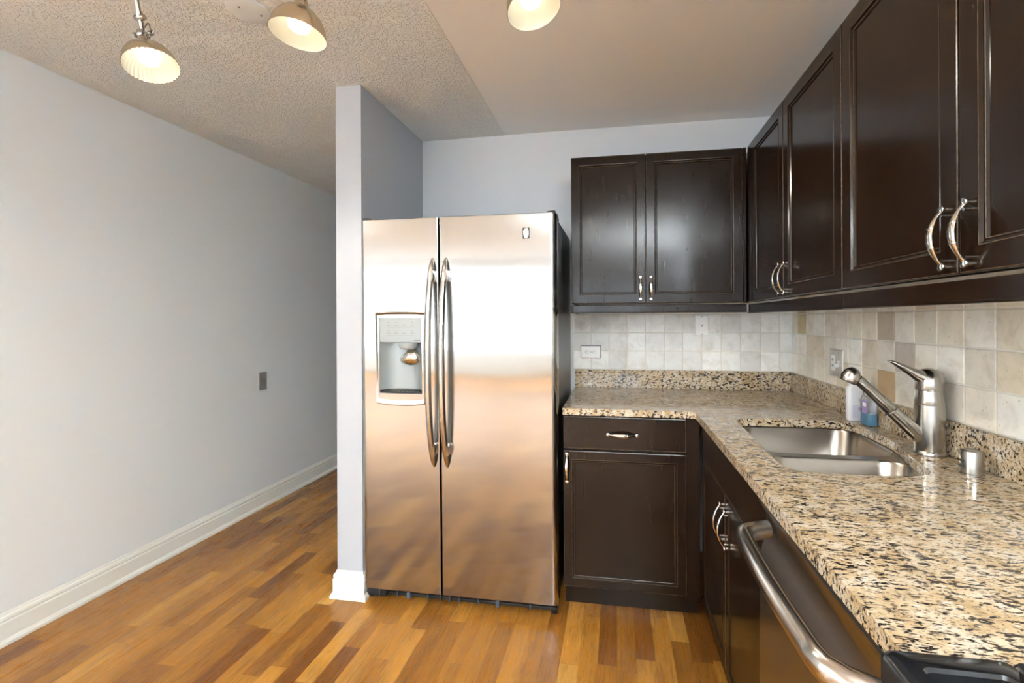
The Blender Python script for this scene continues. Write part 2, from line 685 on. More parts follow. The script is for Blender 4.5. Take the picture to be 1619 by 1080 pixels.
# ------------------------------------------------------------------ wall cabinets
ZB, ZT = 1.387, 2.137
UY, UX = -.3277, .6297           # door face planes
# back run
t = thing('wall_cabinet', (-.225, 0, ZB), 'dark brown two-door wall cabinet on the back wall beside the refrigerator', 'cabinet', 'dark wall cabinets')
bm = BM()
box(bm, -.226, .628, UY + .022, -.001, ZB - .003, ZT)
obj('body', bm, M['wood'], t, bevel=.0015)
d = panel_door('door', t, (-.2245, UY, ZB), BX, BO, .3725, ZT - ZB - .002)
pull('handle', d, (.148 - .024, UY, 1.460), (0, 0, 1), BO)
d = panel_door('door', t, (.1515, UY, ZB), BX, BO, .4575, ZT - ZB - .002)
pull('handle', d, (.1515 + .024, UY, 1.460), (0, 0, 1), BO)
obj('filler_strip', bx(.6125, .6275, UY + .004, UY + .02, ZB, ZT), M['wood'], t, bevel=.002)
bm = BM()
box(bm, -.226, .6279, UY + .004, UY + .024, 1.337, 1.377)
box(bm, -.226, .6279, UY, UY + .026, 1.337, 1.343)
box(bm, -.226, -.208, UY + .026, -.012, 1.337, 1.377)
obj('light_rail', bm, M['wood'], t, bevel=.002)

# right run
ys = [(-.391, -.803, -1.255), (-1.255, -1.693, -2.13)]
labs = ['dark brown corner wall cabinet with a narrow and a wider door, above the bottles',
        'nearest dark brown wall cabinet on the right, above the faucet']
for k, (a, b, c) in enumerate(ys):
    t = thing('wall_cabinet', (R, a, ZB), labs[k], 'cabinet', 'dark wall cabinets')
    bm = BM()
    y0 = a if k else -.306
    box(bm, UX + .021, R - .001, c + .0008, (a if k else -.003) - .0008, ZB - .003, ZT)
    if not k:
        box(bm, UX + .003, UX + .021, -.389, UY + .003, ZB, ZT)
    obj('body', bm, M['wood'], t, bevel=.0015)
    for j, (p, q) in enumerate(((a, b), (b, c))):
        w = p - q - .003
        d = panel_door('door', t, (UX, p - .0015, ZB), RX, RO, w, ZT - ZB - .002, st=.050)
        hy = (q + .029) if j == 0 else (p - .029)
        pull('handle', d, (UX, hy, 1.458), (0, 0, 1), RO, L=.120)
    bm = BM()
    r0 = (UY if not k else a) - .0006
    box(bm, UX + .004, UX + .024, c + .0006, r0, 1.334, 1.375)
    box(bm, UX - .002, UX + .026, c + .0006, r0, 1.331, 1.338)
    obj('light_rail', bm, M['wood'], t, bevel=.002)

# ------------------------------------------------------------------ tiled backsplash
bmx = BM()
lay = bmx.loops.layers.float_color.new('tone')
TON = [(.84, .79, .69), (.78, .73, .64), (.88, .84, .76), (.74, .68, .59), (.82, .75, .62), (.86, .83, .77), (.70, .61, .48)]


def shade(c, a, b):
    k = random.uniform(a, b)
    return tuple(x * k for x in c)


def tile(P0, U, V, ou, w, h, tone):
    i = .0022
    vs = []
    for dd, ii in ((0, 0), (.0045, .0), (.006, .0015)):
        vs.append([bmx.verts.new(P0 + U * (i + ii) + V * (i + ii) + ou * dd), bmx.verts.new(P0 + U * (w - i - ii) + V * (i + ii) + ou * dd),
                   bmx.verts.new(P0 + U * (w - i - ii) + V * (h - i - ii) + ou * dd), bmx.verts.new(P0 + U * (i + ii) + V * (h - i - ii) + ou * dd)])
    fs = []
    for a, b in zip(vs, vs[1:]):
        for k in range(4):
            fs.append(bmx.faces.new((a[k], a[(k + 1) % 4], b[(k + 1) % 4], b[k])))
    fs.append(bmx.faces.new(vs[-1]))
    for f in fs:
        for l in f.loops:
            l[lay] = (*tone, 1)


zl = [1.0165, 1.124, 1.2285, 1.333, 1.386]
xb = [-.2445, -.14, -.038, .062, .166, .27, .371, .475, .577, .680, .784, .88, .949]
wb = bpy.data.objects['wall_back']
Z1 = Vector((0, 0, 1))
for i in range(len(xb) - 1):
    for j in range(4):
        tn = random.choice(TON[:6])
        tile(Vector((xb[i], -.004, zl[j])), BX, Z1, BO, xb[i + 1] - xb[i], zl[j + 1] - zl[j], shade((tn[1], tn[1] * 1.0, tn[1] * .97), .94, 1.05))
obj('tile_backsplash', bmx, M['tile'], wb, smooth=0)
obj('grout', bx(-.247, .951, -.006, -.0005, 1.0155, 1.387), M['grout'], wb, smooth=0)
bmx = BM()
lay = bmx.loops.layers.float_color.new('tone')
yb = [-.008, -.078] + [-.182 - .1052 * k for k in range(20)]
special = {(8, 0): (.46, .32, .17), (1, 2): (.50, .40, .20), (9, 1): (.52, .45, .38), (8, 2): (.50, .42, .33), (1, 3): (.44, .36, .2)}
for i in range(len(yb) - 1):
    for j in range(4):
        tn = special.get((i, j)) or shade(random.choice(TON), .92, 1.06)
        tile(Vector((R - .004, yb[i], zl[j] - .004)), RX, Z1, RO, yb[i] - yb[i + 1], zl[j + 1] - zl[j], tn)
obj('tile_backsplash', bmx, M['tile'], wr_, smooth=0)
obj('grout', bx(R - .006, R - .0005, yb[-1], -.007, 1.010, 1.387), M['grout'], wr_, smooth=0)

# ------------------------------------------------------------------ countertop
KX, KY, CL = .3303, -.663, -.234      # front edges and left end
CT, CB = .914, .885
CE = -2.064                            # end at the range
hole_c = [(.452, -.86), (.462, -.80), (.50, -.772), (.56, -.764), (.70, -.762), (.80, -.766), (.852, -.785), (.872, -.83), (.874, -.93),
          (.868, -1.04), (.850, -1.125), (.828, -1.19), (.812, -1.26), (.800, -1.32), (.782, -1.365), (.742, -1.392), (.66, -1.402), (.55, -1.407), (.475, -1.398),
          (.440, -1.365), (.436, -1.28), (.444, -1.12), (.450, -.98)]


def catmull(p, k=4):
    o = []
    n = len(p)
    for i in range(n):
        a, b, c, d = [Vector((*p[(i + s) % n], 0)) for s in (-1, 0, 1, 2)]
        for j in range(k):
            t = j / k
            o.append(.5 * ((2 * b) + (c - a) * t + (2 * a - 5 * b + 4 * c - d) * t * t + (3 * b - a - 3 * c + d) * t ** 3))
    return o


def plate_with_holes(bm, outer, holes, z0, z1):
    es = []
    for lp in [outer] + holes:
        vs = [bm.verts.new((p[0], p[1], z1)) for p in lp]
        es += [bm.edges.new((vs[i], vs[(i + 1) % len(vs)])) for i in range(len(vs))]
    bmesh.ops.triangle_fill(bm, use_beauty=True, use_dissolve=False, edges=es)
    r = bmesh.ops.extrude_face_region(bm, geom=list(bm.faces))
    bmesh.ops.translate(bm, verts=[g for g in r['geom'] if isinstance(g, bmesh.types.BMVert)], vec=(0, 0, z0 - z1))


outer = [(CL, -.002), (CL, KY + .004), (CL + .004, KY), (KX - .006, KY), (KX, KY - .006), (KX, CE), (R - .002, CE), (R - .002, -.002)]
hole = catmull(hole_c)
bm = BM()
plate_with_holes(bm, outer, [[(p.x, p.y) for p in hole]], CB, CT)
ct = thing('countertop', (R - .3, -.6, CB), 'speckled tan and black granite L-shaped countertop with an undermount sink cutout', 'countertop')
obj('slab', bm, M['granite'], ct, bevel=.0025, seg=2)
obj('backsplash_strip', bx(CL, R - .0225, -.022, -.002, CT, 1.0155), M['granite'], ct, bevel=.0015)
obj('backsplash_strip', bx(R - .022, R - .002, CE, -.002, CT, 1.0115), M['granite'], ct, bevel=.0015)

# ------------------------------------------------------------------ sink
sk = thing('kitchen_sink', (.65, -1.08, .70), 'stainless steel double bowl undermount sink in the granite countertop', 'sink')


def rrect(x0, x1, y0, y1, r, z, n=7):
    o = []
    for cx, cy, a0 in ((x1 - r, y1 - r, 0), (x0 + r, y1 - r, PI / 2), (x0 + r, y0 + r, PI), (x1 - r, y0 + r, 1.5 * PI)):
        for k in range(n + 1):
            a = a0 + PI / 2 * k / n
            o.append(Vector((cx + r * math.cos(a), cy + r * math.sin(a), z)))
    return o


def bowl(name, x0, x1, y0, y1, r, depth, skew=0):
    def sk_(P):     # pull the wall side in towards the near end
        for p in P:
            if p.x > (x0 + x1) / 2:
                p.x -= skew * (y1 - p.y) / (y1 - y0)
        return P
    z = CB - .0015
    rs = [sk_(rrect(x0, x1, y0, y1, r, z)), sk_(rrect(x0 + .004, x1 - .004, y0 + .004, y1 - .004, r - .003, z - .006)),
          sk_(rrect(x0 + .012, x1 - .012, y0 + .012, y1 - .012, r - .008, z - depth + .03)),
          sk_(rrect(x0 + .022, x1 - .022, y0 + .022, y1 - .022, r - .012, z - depth + .008)),
          sk_(rrect(x0 + .045, x1 - .045, y0 + .045, y1 - .045, r - .025, z - depth)),
          ]
    bm = BM()
    loops(bm, rs, True)
    md = obj(name, bm, M['sink'], sk, smooth=40)
    bm2 = BM()
    cx, cy = (x0 + x1) / 2, (y0 + y1) / 2
    lathe(bm2, [(.045, .0005), (.043, .003), (.034, .002), (.030, -.004)], (cx, cy, z - depth), (0, 0, 1), 28)
    obj('drain', bm2, M['chrome'], md)
    return rs[0]


r1 = bowl('bowl', .449, .877, -1.125, -.759, .075, .21, .018)
r2 = bowl('bowl', .436, .835, -1.408, -1.162, .072, .17, .022)
bm = BM()
plate_with_holes(bm, [(.42, -.745), (.892, -.745), (.892, -1.16), (.86, -1.42), (.42, -1.42)][::-1], [[(p.x, p.y) for p in r1], [(p.x, p.y) for p in r2]], CB - .003, CB - .0012)
obj('flange', bm, M['sink'], sk, smooth=20)

# ------------------------------------------------------------------ faucet
FX, FY = .889, -1.186
fc = thing('faucet', (FX, FY, CT), 'brushed nickel single lever pull-out faucet behind the sink', 'faucet')
bm = BM()
lathe(bm, [(.039, 0), (.040, .004), (.0385, .010), (.0365, .013), (.0365, .016), (.0368, .018), (.0362, .10), (.0355, .143), (.0345, .1445), (.0345, .1465), (.035, .148), (.0315, .168), (.0305, .182), (.030, .184)], (FX, FY, CT), (0, 0, 1), 40)
obj('body', bm, M['nickel'], fc, smooth=30)
# lever cap and lever
bm = BM()
lathe(bm, [(.0325, .184), (.0335, .188), (.0335, .205), (.0325, .220), (.028, .234), (.018, .243), (.006, .246)], (FX, FY, CT), (0, 0, 1), 32)
pts = [Vector((FX - .002, FY, 1.128)), Vector((FX - .022, FY, 1.137)), Vector((FX - .045, FY, 1.149)), Vector((FX - .070, FY, 1.164)), Vector((FX - .092, FY, 1.176)), Vector((FX - .108, FY, 1.182))]
sweep(bm, pts, [(.029, .026), (.024, .019), (.0175, .0125), (.0135, .009), (.0095, .0055), (.003, .002)], (0, 1, 0), 16)
obj('lever', bm, M['nickel'], fc, smooth=50)
p0, p1 = Vector((FX - .010, FY, .950)), Vector((.700, FY, 1.128))
bm = BM()
dr = (p1 - p0)
mid = p0 + dr * .50
lathe(bm, [(.021, 0), (.0195, dr.length * .25), (.0178, dr.length * .495), (.0165, dr.length * .50)], p0, dr, 28)
obj('spout', bm, M['nickel'], fc, smooth=30)
bm = BM()
lathe(bm, [(.0160, 0), (.0172, .003), (.0160, .04), (.0145, .09), (.0150, dr.length * .5 - .012), (.014, dr.length * .5 - .002)], mid, dr, 28)
hd = obj('spray_wand', bm, M['nickel'], fc, smooth=30)
hc = Vector((.683, FY, 1.134))
ax = Vector((-.36, .22, -.90)).normalized()
bm = BM()
lathe(bm, [(.006, -.026), (.014, -.023), (.021, -.014), (.0250, 0), (.0258, .008), (.0245, .013), (.022, .014)], hc, ax, 28)
obj('spray_head', bm, M['nickel'], hd, smooth=50)
bm = BM()
lathe(bm, [(.0235, .0135), (.0238, .0165), (.018, .0175)], hc, ax, 24)
obj('nozzle', bm, M['black'], hd)
bm = BM()
lathe(bm, [(.011, 0), (.0105, .0025), (.006, .0035)], hc - ax * .0225, -ax + Vector((.1, -.1, 0)), 20)
obj('button', bm, M['black'], hd)

bm = BM()
lathe(bm, [(.0245, 0), (.0245, .004), (.0232, .005), (.0232, .052), (.0215, .059), (.016, .062)], (.876, -1.36, CT), (0, 0, 1), 32)
ag = obj('air_gap_cap', bm, M['nickel'])
tag(ag, 'short brushed nickel air gap cap on the counter right of the faucet', 'air gap cap')
bm = BM()
for z in (.022, .034):
    sweep(bm, [Vector((.8525, -1.368, CT + z)), Vector((.8525, -1.352, CT + z))], (.0024, .0022), (0, 0, 1), 8)
obj('slot', bm, M['slot'], ag)

# ------------------------------------------------------------------ bottles
sb = thing('lotion_bottle', (.902, -.742, CT), 'frosted white bottle behind the spray head, left of the blue dish soap', 'bottle')
bm = BM()
loops(bm, [[Vector((.902 + (p.x) * s, -.742 + p.y * s, z)) for p in rrect(-.027, .027, -.017, .017, .013, 0)] for s, z in
           ((.94, CT + .001), (1, CT + .005), (1, CT + .115), (.9, CT + .128), (.5, CT + .138))], True, True)
obj('body', bm, M['soapwhite'], sb, smooth=50)
bm = BM()
lathe(bm, [(.013, .138), (.013, .160), (.011, .162)], (.902, -.742, CT), (0, 0, 1), 20)
obj('cap', bm, M['cap'], sb)
bm = BM()
box(bm, .888, .926, -.7602, -.7592, CT + .012, CT + .060)
obj('label', bm, M['label'], sb)
for zz in ((.05, .046, .042), (.074, .079, .084)):
    bm = BM()
    for z in zz:
        box(bm, .908, .924, -.7606, -.7603, CT + z, CT + z + .0014)
    obj('print', bm, M['text'], sb)

ds = thing('dish_soap_bottle', (.924, -.82, CT), 'clear bottle with blue dish soap and white cap behind the faucet spout', 'bottle')
BX0, BX1 = -.028, .028
PB = rrect(-.027, .010, -.026, .026, .009, 0)


def soap(bm, rows, k=0):
    loops(bm, [[Vector((.912 + p.x * s, -.822 + p.y * s, CT + z)) for p in rrect(-.017, .017, -.034, .034, .014, 0)] for s, z in rows], True, True)


bm = BM()
soap(bm, ((.92, .001), (1, .006), (.96, .045), (1, .085), (.85, .102), (.4, .116)))
obj('body', bm, M['clear'], ds, smooth=50)
bm = BM()
soap(bm, ((.88, .003), (.95, .007), (.91, .045), (.90, .0455)))
obj('soap', bm, M['blue'], ds, smooth=40)
bm = BM()
lathe(bm, [(.012, .113), (.012, .145), (.009, .147), (.007, .163), (.005, .165)], (.912, -.822, CT), (0, 0, 1), 20)
obj('cap', bm, M['cap'], ds)
bm = BM()
box(bm, .8935, .8945, -.846, -.815, CT + .045, CT + .092)
obj('label', bm, M['labelp'], ds)
bm = BM()
box(bm, .8929, .8934, -.842, -.820, CT + .070, CT + .084)
obj('print', bm, M['cap'], ds)

# ------------------------------------------------------------------ base cabinets
FYB, FXR = -.636, .357
bc = thing('base_cabinet', (0, -.3, 0), 'dark brown base cabinet with one drawer over one door, beside the refrigerator', 'cabinet')
bm = BM()
box(bm, -.234, .296, FYB + .021, -.003, .10, CB - .001)
box(bm, -.234, .352, -.56, -.003, 0, .10)
box(bm, .2965, .352, FYB + .004, -.003, .10, CB - .001)
obj('body', bm, M['wood'], bc, bevel=.0015)
d = slab_front('drawer', bc, (-.2335, FYB, .731), BX, BO, .5295, .144)
pull('handle', d, (.027, FYB, .800), (1, 0, 0), BO, L=.135)
d = panel_door('door', bc, (-.2335, FYB, .116), BX, BO, .5295, .605, st=.042)
pull('handle', d, (-.2165, FYB, .646), (0, 0, 1), BO, L=.132)

sbx = thing('base_cabinet', (.66, -1.06, 0), 'dark brown two-door sink base cabinet under the granite, between corner and dishwasher', 'cabinet')
bm = BM()
box(bm, FXR + .021, R - .002, -1.502, -.640, .10, .66)
box(bm, FXR + .003, FXR + .021, -1.502, -.640, .10, CB - .001)
box(bm, FXR + .085, R - .002, -1.502, -.640, 0, .10)
obj('body', bm, M['wood'], sbx, bevel=.0015)
slab_front('false_drawer_front', sbx, (FXR, -.664, .728), RX, RO, .835, .147)
for j, (p, q) in enumerate(((-.664, -1.06), (-1.063, -1.499))):
    d = panel_door('door', sbx, (FXR, p, .116), RX, RO, p - q - .002, .605, st=.046)
    pull('handle', d, (FXR, (q + .030) if j == 0 else (p - .030), .615), (0, 0, 1), RO, L=.130)

# ------------------------------------------------------------------ dishwasher
dw = thing('dishwasher', (.66, -1.783, 0), 'stainless steel dishwasher with curved bar handle under the counter', 'dishwasher')
D0, D1, DX = -1.506, -2.060, .334
obj('body', bx(.40, R - .004, D1 + .003, D0 - .003, .02, CB - .012), M['black'], dw)
bm = BM()
# door panel: bulging profile in (x,z), swept along y
prof = [(.395, .118), (DX + .006, .118), (DX + .002, .124), (DX, .135), (DX - .001, .45), (DX, .70), (DX + .002, .755), (DX + .010, .790), (DX + .016, .820), (DX + .013, .848),
        (DX + .003, .868), (DX - .002, .875), (DX - .001, .882), (DX + .004, .8845), (.395, .8845)]
for y in (0,):
    A = [bm.verts.new((x, D0 - .002, z)) for x, z in prof]
    B = [bm.verts.new((x, D1 + .002, z)) for x, z in prof]
    for i in range(len(prof)):
        j = (i + 1) % len(prof)
        bm.faces.new((A[i], A[j], B[j], B[i]))
    bm.faces.new(A)
    bm.faces.new(B[::-1])
dd = obj('door', bm, M['steel_dw'], dw, smooth=30)
bm = BM()
n = 26
pts, sz = [], []
for i in range(n + 1):
    u = -1 + 2 * i / n
    e = max(0, (abs(u) - .78) / .22)
    x = (.277) - .012 * (1 - u * u) + .058 * e ** 2.2
    pts.append(Vector((x, -1.790 - u * .232, .833 + .004 * (1 - u * u) - .004 * e)))
    sz.append((.0205, .0165))
sweep(bm, pts, sz, (0, 0, 1), 18)
obj('handle', bm, M['handle'], dd, smooth=60)
obj('toe_panel', bx(.43, .45, D1 + .003, D0 - .003, .0, .115), M['black'], dw)

# ------------------------------------------------------------------ range
rg = thing('kitchen_range', (.62, -2.45, 0), 'black kitchen range at the near end of the granite counter', 'range')
G0, G1 = -2.069, -2.826
obj('body', bx(.345, R - .005, G1, G0, .0, .905), M['blackgloss'], rg, bevel=.004)
bm = BM()
# front console with rounded left corner and a recessed tray
rs = [rrect(.296, .428, G1, G0, .012, z) for z in (.845, .918)]
rs += [rrect(.299, .428, G1 + .002, G0 - .002, .012, .924), rrect(.304, .425, G1 + .006, G0 - .006, .012, .927),
       rrect(.322, .412, G1 + .030, G0 - .028, .012, .927), rrect(.325, .409, G1 + .033, G0 - .031, .010, .9235)]
loops(bm, rs, True, True)
cn = obj('control_console', bm, M['blackgloss'], rg, smooth=40)
bm = BM()
loops(bm, [rrect(.326, .408, G1 + .034, G0 - .032, .009, z) for z in (.9232, .9242)], True, True)
obj('touch_panel', bm, M['glass_black'], cn)
bm = BM()
loops(bm, [rrect(.4305, R - .006, G1, G0, .006, .905), rrect(.4305, R - .006, G1, G0, .006, .921), rrect(.433, R - .008, G1 + .002, G0 - .002, .006, .924)], True, True)
obj('cooktop_glass', bm, M['glass_black'], rg)
obj('oven_door', bx(.305, .344, G1 + .004, G0 - .004, .18, .84), M['blackgloss'], rg, bevel=.006)
bm = BM()
sweep(bm, [(.30, G0 - .08, .79), (.268, G0 - .085, .79), (.262, G0 - .12, .79), (.262, G1 + .12, .79), (.268, G1 + .085, .79), (.30, G1 + .08, .79)], (.010, .010), (0, 0, 1), 12)
obj('oven_handle', bm, M['black'], rg)

# ------------------------------------------------------------------ refrigerator
FT = 1.768
fr = thing('refrigerator', (-.71, -.64, 0), 'tall stainless steel side-by-side refrigerator with ice and water dispenser', 'refrigerator')
DY = -.697                      # door front plane
XA, XB, XC, XD = -1.166, -.786, -.779, -.251
obj('body', bx(XA + .006, XD - .006, -.632, -.03, .045, FT - .012), M['case'], fr, bevel=.004)


def fdoor(name, x0, x1, hole=None):
    bm = BM()
    z0, z1 = .058, FT
    if hole:
        hx0, hx1, hz0, hz1 = hole
    rl, rr = (.018, .004) if x0 == XA else (.004, .024)
    # plan profile (x,y) from back left round the front to back right
    pf = [(x0, -.636)]
    for k in range(5):
        a = PI / 2 * k / 4
        pf.append((x0 + rl - rl * math.cos(a), DY + rl - rl * math.sin(a)))
    cxm = (x0 + x1) / 2
    pf.append((x0 + rl + .004, DY))
    if hole:
        pf += [(hx0, DY), (hx1, DY)]
    else:
        for k in range(1, 8):
            pf.append((x0 + rl + (x1 - rr - x0 - rl) * k / 8, DY))
    pf.append((x1 - rr - .004, DY))
    for k in range(5):
        a = PI / 2 * k / 4
        pf.append((x1 - rr + rr * math.sin(a), DY + rr - rr * math.cos(a)))
    pf.append((x1, -.636))
    zs = [(z0, .003), (z0 + .003, 0)] + ([(hz0, 0), (hz1, 0)] if hole else []) + [(z1 - .003, 0), (z1, .003)]
    g = [[bm.verts.new((x, y + (ins if y < -.66 else 0), z)) for x, y in pf] for z, ins in zs]
    hi = pf.index((hx0, DY)) if hole else None
    for j in range(len(zs) - 1):
        for i in range(len(pf)):
            if hole and j == 2 and i == hi:
                continue
            k = (i + 1) % len(pf)
            bm.faces.new((g[j][i], g[j][k], g[j + 1][k], g[j + 1][i]))
    bm.faces.new(g[0][::-1])
    bm.faces.new(g[-1])
    return obj(name, bm, M['steel'], fr, smooth=25)


HX0, HX1, HZ0, HZ1 = -1.074, -.868, .970, 1.316
fd = fdoor('freezer_door', XA, XB, (HX0, HX1, HZ0, HZ1))
rd = fdoor('fridge_door', XC, XD)
obj('door_seal', bx(XB + .0008, XC - .0008, -.66, -.634, .06, FT - .004), M['black'], fr)


def fhandle(parent, x):
    bm = BM()
    n = 40
    zc, hl = 1.113, .472
    pts, sz = [], []
    for i in range(n + 1):
        u = -1 + 2 * i / n
        y = DY - .006 - .052 * (1 - abs(u) ** 2.6)
        pts.append(Vector((x - .004 * (1 - u * u), y, zc + u * hl)))
        k = max(.12, (1 - abs(u) ** 9) ** .5)
        sz.append((.0145 * k, .0125 * k))
    sweep(bm, pts, sz, (1, 0, 0), 16)
    for s in (-1, 1):
        sweep(bm, [Vector((x + .004, DY, zc + s * (hl - .085))), Vector((x + .004, DY - .036, zc + s * (hl - .080)))], (.011, .030), (1, 0, 0), 14)
    obj('handle', bm, M['handle'], parent, smooth=60)


fhandle(fd, -.811)
fhandle(rd, -.748)

# dispenser
def rq(x0, x1, z0, z1, y, r=.006, n=3, topw=0, botw=0):
    o = []
    for p in rrect(x0, x1, z0, z1, r, 0, n):
        o.append(Vector((p.x, y, p.y)))
    return o


bm = BM()
outr = [(-1.093, 1.342), (-1.03, 1.3455), (-.972, 1.3465), (-.91, 1.3455), (-.846, 1.342), (-.852, 1.30), (-.856, 1.13), (-.853, .93), (-.857, .922),
        (-.91, .916), (-.972, .9145), (-1.03, .916), (-1.086, .922), (-1.090, .93), (-1.087, 1.13), (-1.091, 1.30)]
innr = [(HX0 + .002, HZ1 - .002), (-1.03, HZ1), (-.972, HZ1), (-.91, HZ1), (HX1 - .002, HZ1 - .002), (HX1, 1.28), (HX1, 1.13), (HX1, .985), (HX1 - .003, HZ0 + .003),
        (-.91, HZ0), (-.972, HZ0), (-1.03, HZ0), (HX0 + .003, HZ0 + .003), (HX0, .985), (HX0, 1.13), (HX0, 1.28)]


def lerp(a, b, t):
    return [(p[0] + (q[0] - p[0]) * t, p[1] + (q[1] - p[1]) * t) for p, q in zip(a, b)]


rings = []
for tt, y in ((0, DY - .0003), (.06, DY - .005), (.16, DY - .0055), (1, DY + .010), (1.0, DY + .016)):
    rings.append([Vector((x, y, z)) for x, z in lerp(outr, innr, tt)])
loops(bm, rings, False)
obj('dispenser_bezel', bm, M['nickel'], fd, smooth=40)
bm = BM()
# cavity with curved back
nb = 10
rows = []
for z, dp in ((1.206, .050), (1.15, .050), (1.05, .050), (.985, .050)):
    row = []
    for i in range(nb + 1):
        u = -1 + 2 * i / nb
        row.append(bm.verts.new((HX0 + (HX1 - HX0) * i / nb, DY + .002 + .052 * (1 - abs(u) ** 4), z)))
    rows.append(row)
for a, b in zip(rows, rows[1:]):
    for i in range(nb):
        bm.faces.new((a[i], b[i], b[i + 1], a[i + 1]))
obj('dispenser_recess', bm, M['cavity'], fd, smooth=60)
bm = BM()
loops(bm, [rq(HX0 + .0005, HX1 - .0005, 1.204, HZ1 - .0005, y) for y in (DY + .05, DY + .003)] + [rq(HX0 + .002, HX1 - .002, 1.2055, HZ1 - .002, DY + .0015)], True, True)
dp = obj('dispenser_panel', bm, M['grey'], fd, smooth=30)
bm = BM()
for (zc, rowk) in ((1.284, 0), (1.246, 1)):
    for cx in (-1.030, -.991, -.952, -.913):
        w = .009
        box(bm, cx - w, cx + w, DY + .0006, DY + .0014, zc - .0008, zc + .0008)
        if cx != -.952:
            box(bm, cx - .0015, cx + .0015, DY + .0006, DY + .0014, zc + .011, zc + .014)
    box(bm, -1.042, -.900, DY + .0008, DY + .0014, zc - .0100, zc - .0096)
box(bm, -.904, -.876, DY + .0006, DY + .0014, 1.2125, 1.2145)
obj('button_print', bm, M['text'], dp, smooth=0)
bm = BM()
lathe(bm, [(.044, 1.205), (.044, 1.19), (.036, 1.178), (.02, 1.172)], (-.938, DY + .010, 0), (0, 0, 1), 24)
obj('chute', bm, M['grey'], fd)
bm = BM()
pad = [(-.940, 1.178), (-.918, 1.176), (-.900, 1.160), (-.886, 1.142), (-.880, 1.122), (-.890, 1.108), (-.912, 1.100), (-.936, 1.097), (-.958, 1.102), (-.978, 1.110), (-.986, 1.124), (-.978, 1.142), (-.960, 1.156), (-.950, 1.166)]
cxp, czp = -.934, 1.135
loops(bm, [[Vector((cxp + (x - cxp) * s, y, czp + (z - czp) * s)) for x, z in pad] for s, y in ((.9, DY + .034), (1, DY + .030), (1, DY + .022), (.9, DY + .014), (.55, DY + .004), (.2, DY - .001))], True, True)
obj('paddle', bm, M['chrome'], fd, smooth=60)
bm = BM()
box(bm, HX0 + .001, HX1 - .001, DY + .004, DY + .052, .972, .978)
tr = obj('drip_tray', bm, M['black'], fd)
bm = BM()
for i in range(11):
    x = HX0 + .012 + i * .018
    sweep(bm, [(x - .006, DY + .006, .9815), (x + .006, DY + .046, .9815)], (.0022, .0022), (0, 0, 1), 6)
obj('grate', bm, M['nickel'], fd)
# badge
bm = BM()
box(bm, -.3975, -.3675, DY - .002, DY, 1.658, 1.706)
bd = obj('badge', bm, M['black'], rd)
bm = BM()
lathe(bm, [(.024, 0), (.023, .0015), (.015, .003)], (0, 0, 0), (0, -1, 0), 28)
for v in bm.verts:
    v.co.x = -.3825 + v.co.x * .48
    v.co.y += DY - .002
    v.co.z += 1.682
em = obj('emblem', bm, M['chrome'], rd, smooth=40)
# hinge covers, grille
for x in (XA + .028, XD - .028):
    bm = BM()
    sg = 1 if x < -.7 else -1
    loops(bm, [[Vector((x + sg * dx, y, z)) for dx, y, z in r] for r in (
        ((-.024, -.685, FT - .012), (.045, -.670, FT - .012), (.045, -.55, FT - .012), (-.024, -.55, FT - .012)),
        ((-.023, -.683, FT + .010), (.014, -.676, FT + .010), (.030, -.56, FT + .006), (-.023, -.56, FT + .006)),
        ((-.016, -.674, FT + .014), (.000, -.670, FT + .014), (.008, -.58, FT + .008), (-.016, -.58, FT + .008)))], True, True)
    obj('hinge_cover', bm, M['black'], fr, bevel=.002)
bm = BM()
box(bm, XA + .012, XD - .008, -.655, -.638, .012, .052)
box(bm, XA + .012, XD - .008, -.668, -.655, .030, .034)
box(bm, XA + .010, XA + .10, -.672, -.655, .012, .046)
gr = obj('base_grille', bm, M['black'], fr, bevel=.001)
slate = simple('slate_plastic', (.06, .08, .11), .35)
for x, w in ((-1.10, .002), (-1.01, .002), (-.955, .008), (-.86, .002), (-.80, .002), (-.755, .002), (-.71, .002), (-.62, .002), (-.53, .008), (-.38, .002)):
    obj('grille_rib', bx(x - w, x + w, -.674, -.656, .013, .046), slate, gr)
for x in (XA + .02, XD - .025):
    bm = BM()
    lathe(bm, [(.016, 0), (.016, .012), (.007, .013), (.007, .05)], (x, -.645, 0), (0, 0, 1), 16)
    obj('foot', bm, M['black'], fr)
for x0, x1 in ((-1.05, -.985), (-.965, -.955), (-.30, -.272)):
    obj('hinge_plate', bx(x0, x1, -.668, -.650, .052, .056), M['chrome'], fr)
fr.rotation_euler = (math.radians(.7), 0, 0)

# ------------------------------------------------------------------ wall plates
def plate(name, c, U, V, ou, w, h, mat, label, cat):
    """returns the root mesh; small things are added by callers in plate coordinates"""
    c, U, V, ou = Vector(c), Vector(U), Vector(V), Vector(ou)
    bm = BM()

    def rc(i, d):
        return [c + U * (sx * (w / 2 - i)) + V * (sy * (h / 2 - i)) + ou * d for sx, sy in ((-1, -1), (1, -1), (1, 1), (-1, 1))]
    loops(bm, [rc(0, 0), rc(0, .003), rc(.003, .006)], True, True)
    o = obj(name, bm, mat, origin=c, smooth=25)
    tag(o, label, cat)
    return o, (lambda u, v, d=0: c + U * u + V * v + ou * (.006 + d))


def boxuv(bm, P, U, V, ou, u0, u1, v0, v1, d0, d1):
    vs = [[bm.verts.new(P(u, v, d)) for u, v in ((u0, v0), (u1, v0), (u1, v1), (u0, v1))] for d in (d0, d1)]
    for i in range(4):
        bm.faces.new((vs[0][i], vs[0][(i + 1) % 4], vs[1][(i + 1) % 4], vs[1][i]))
    bm.faces.new(vs[0][::-1])
    bm.faces.new(vs[1])


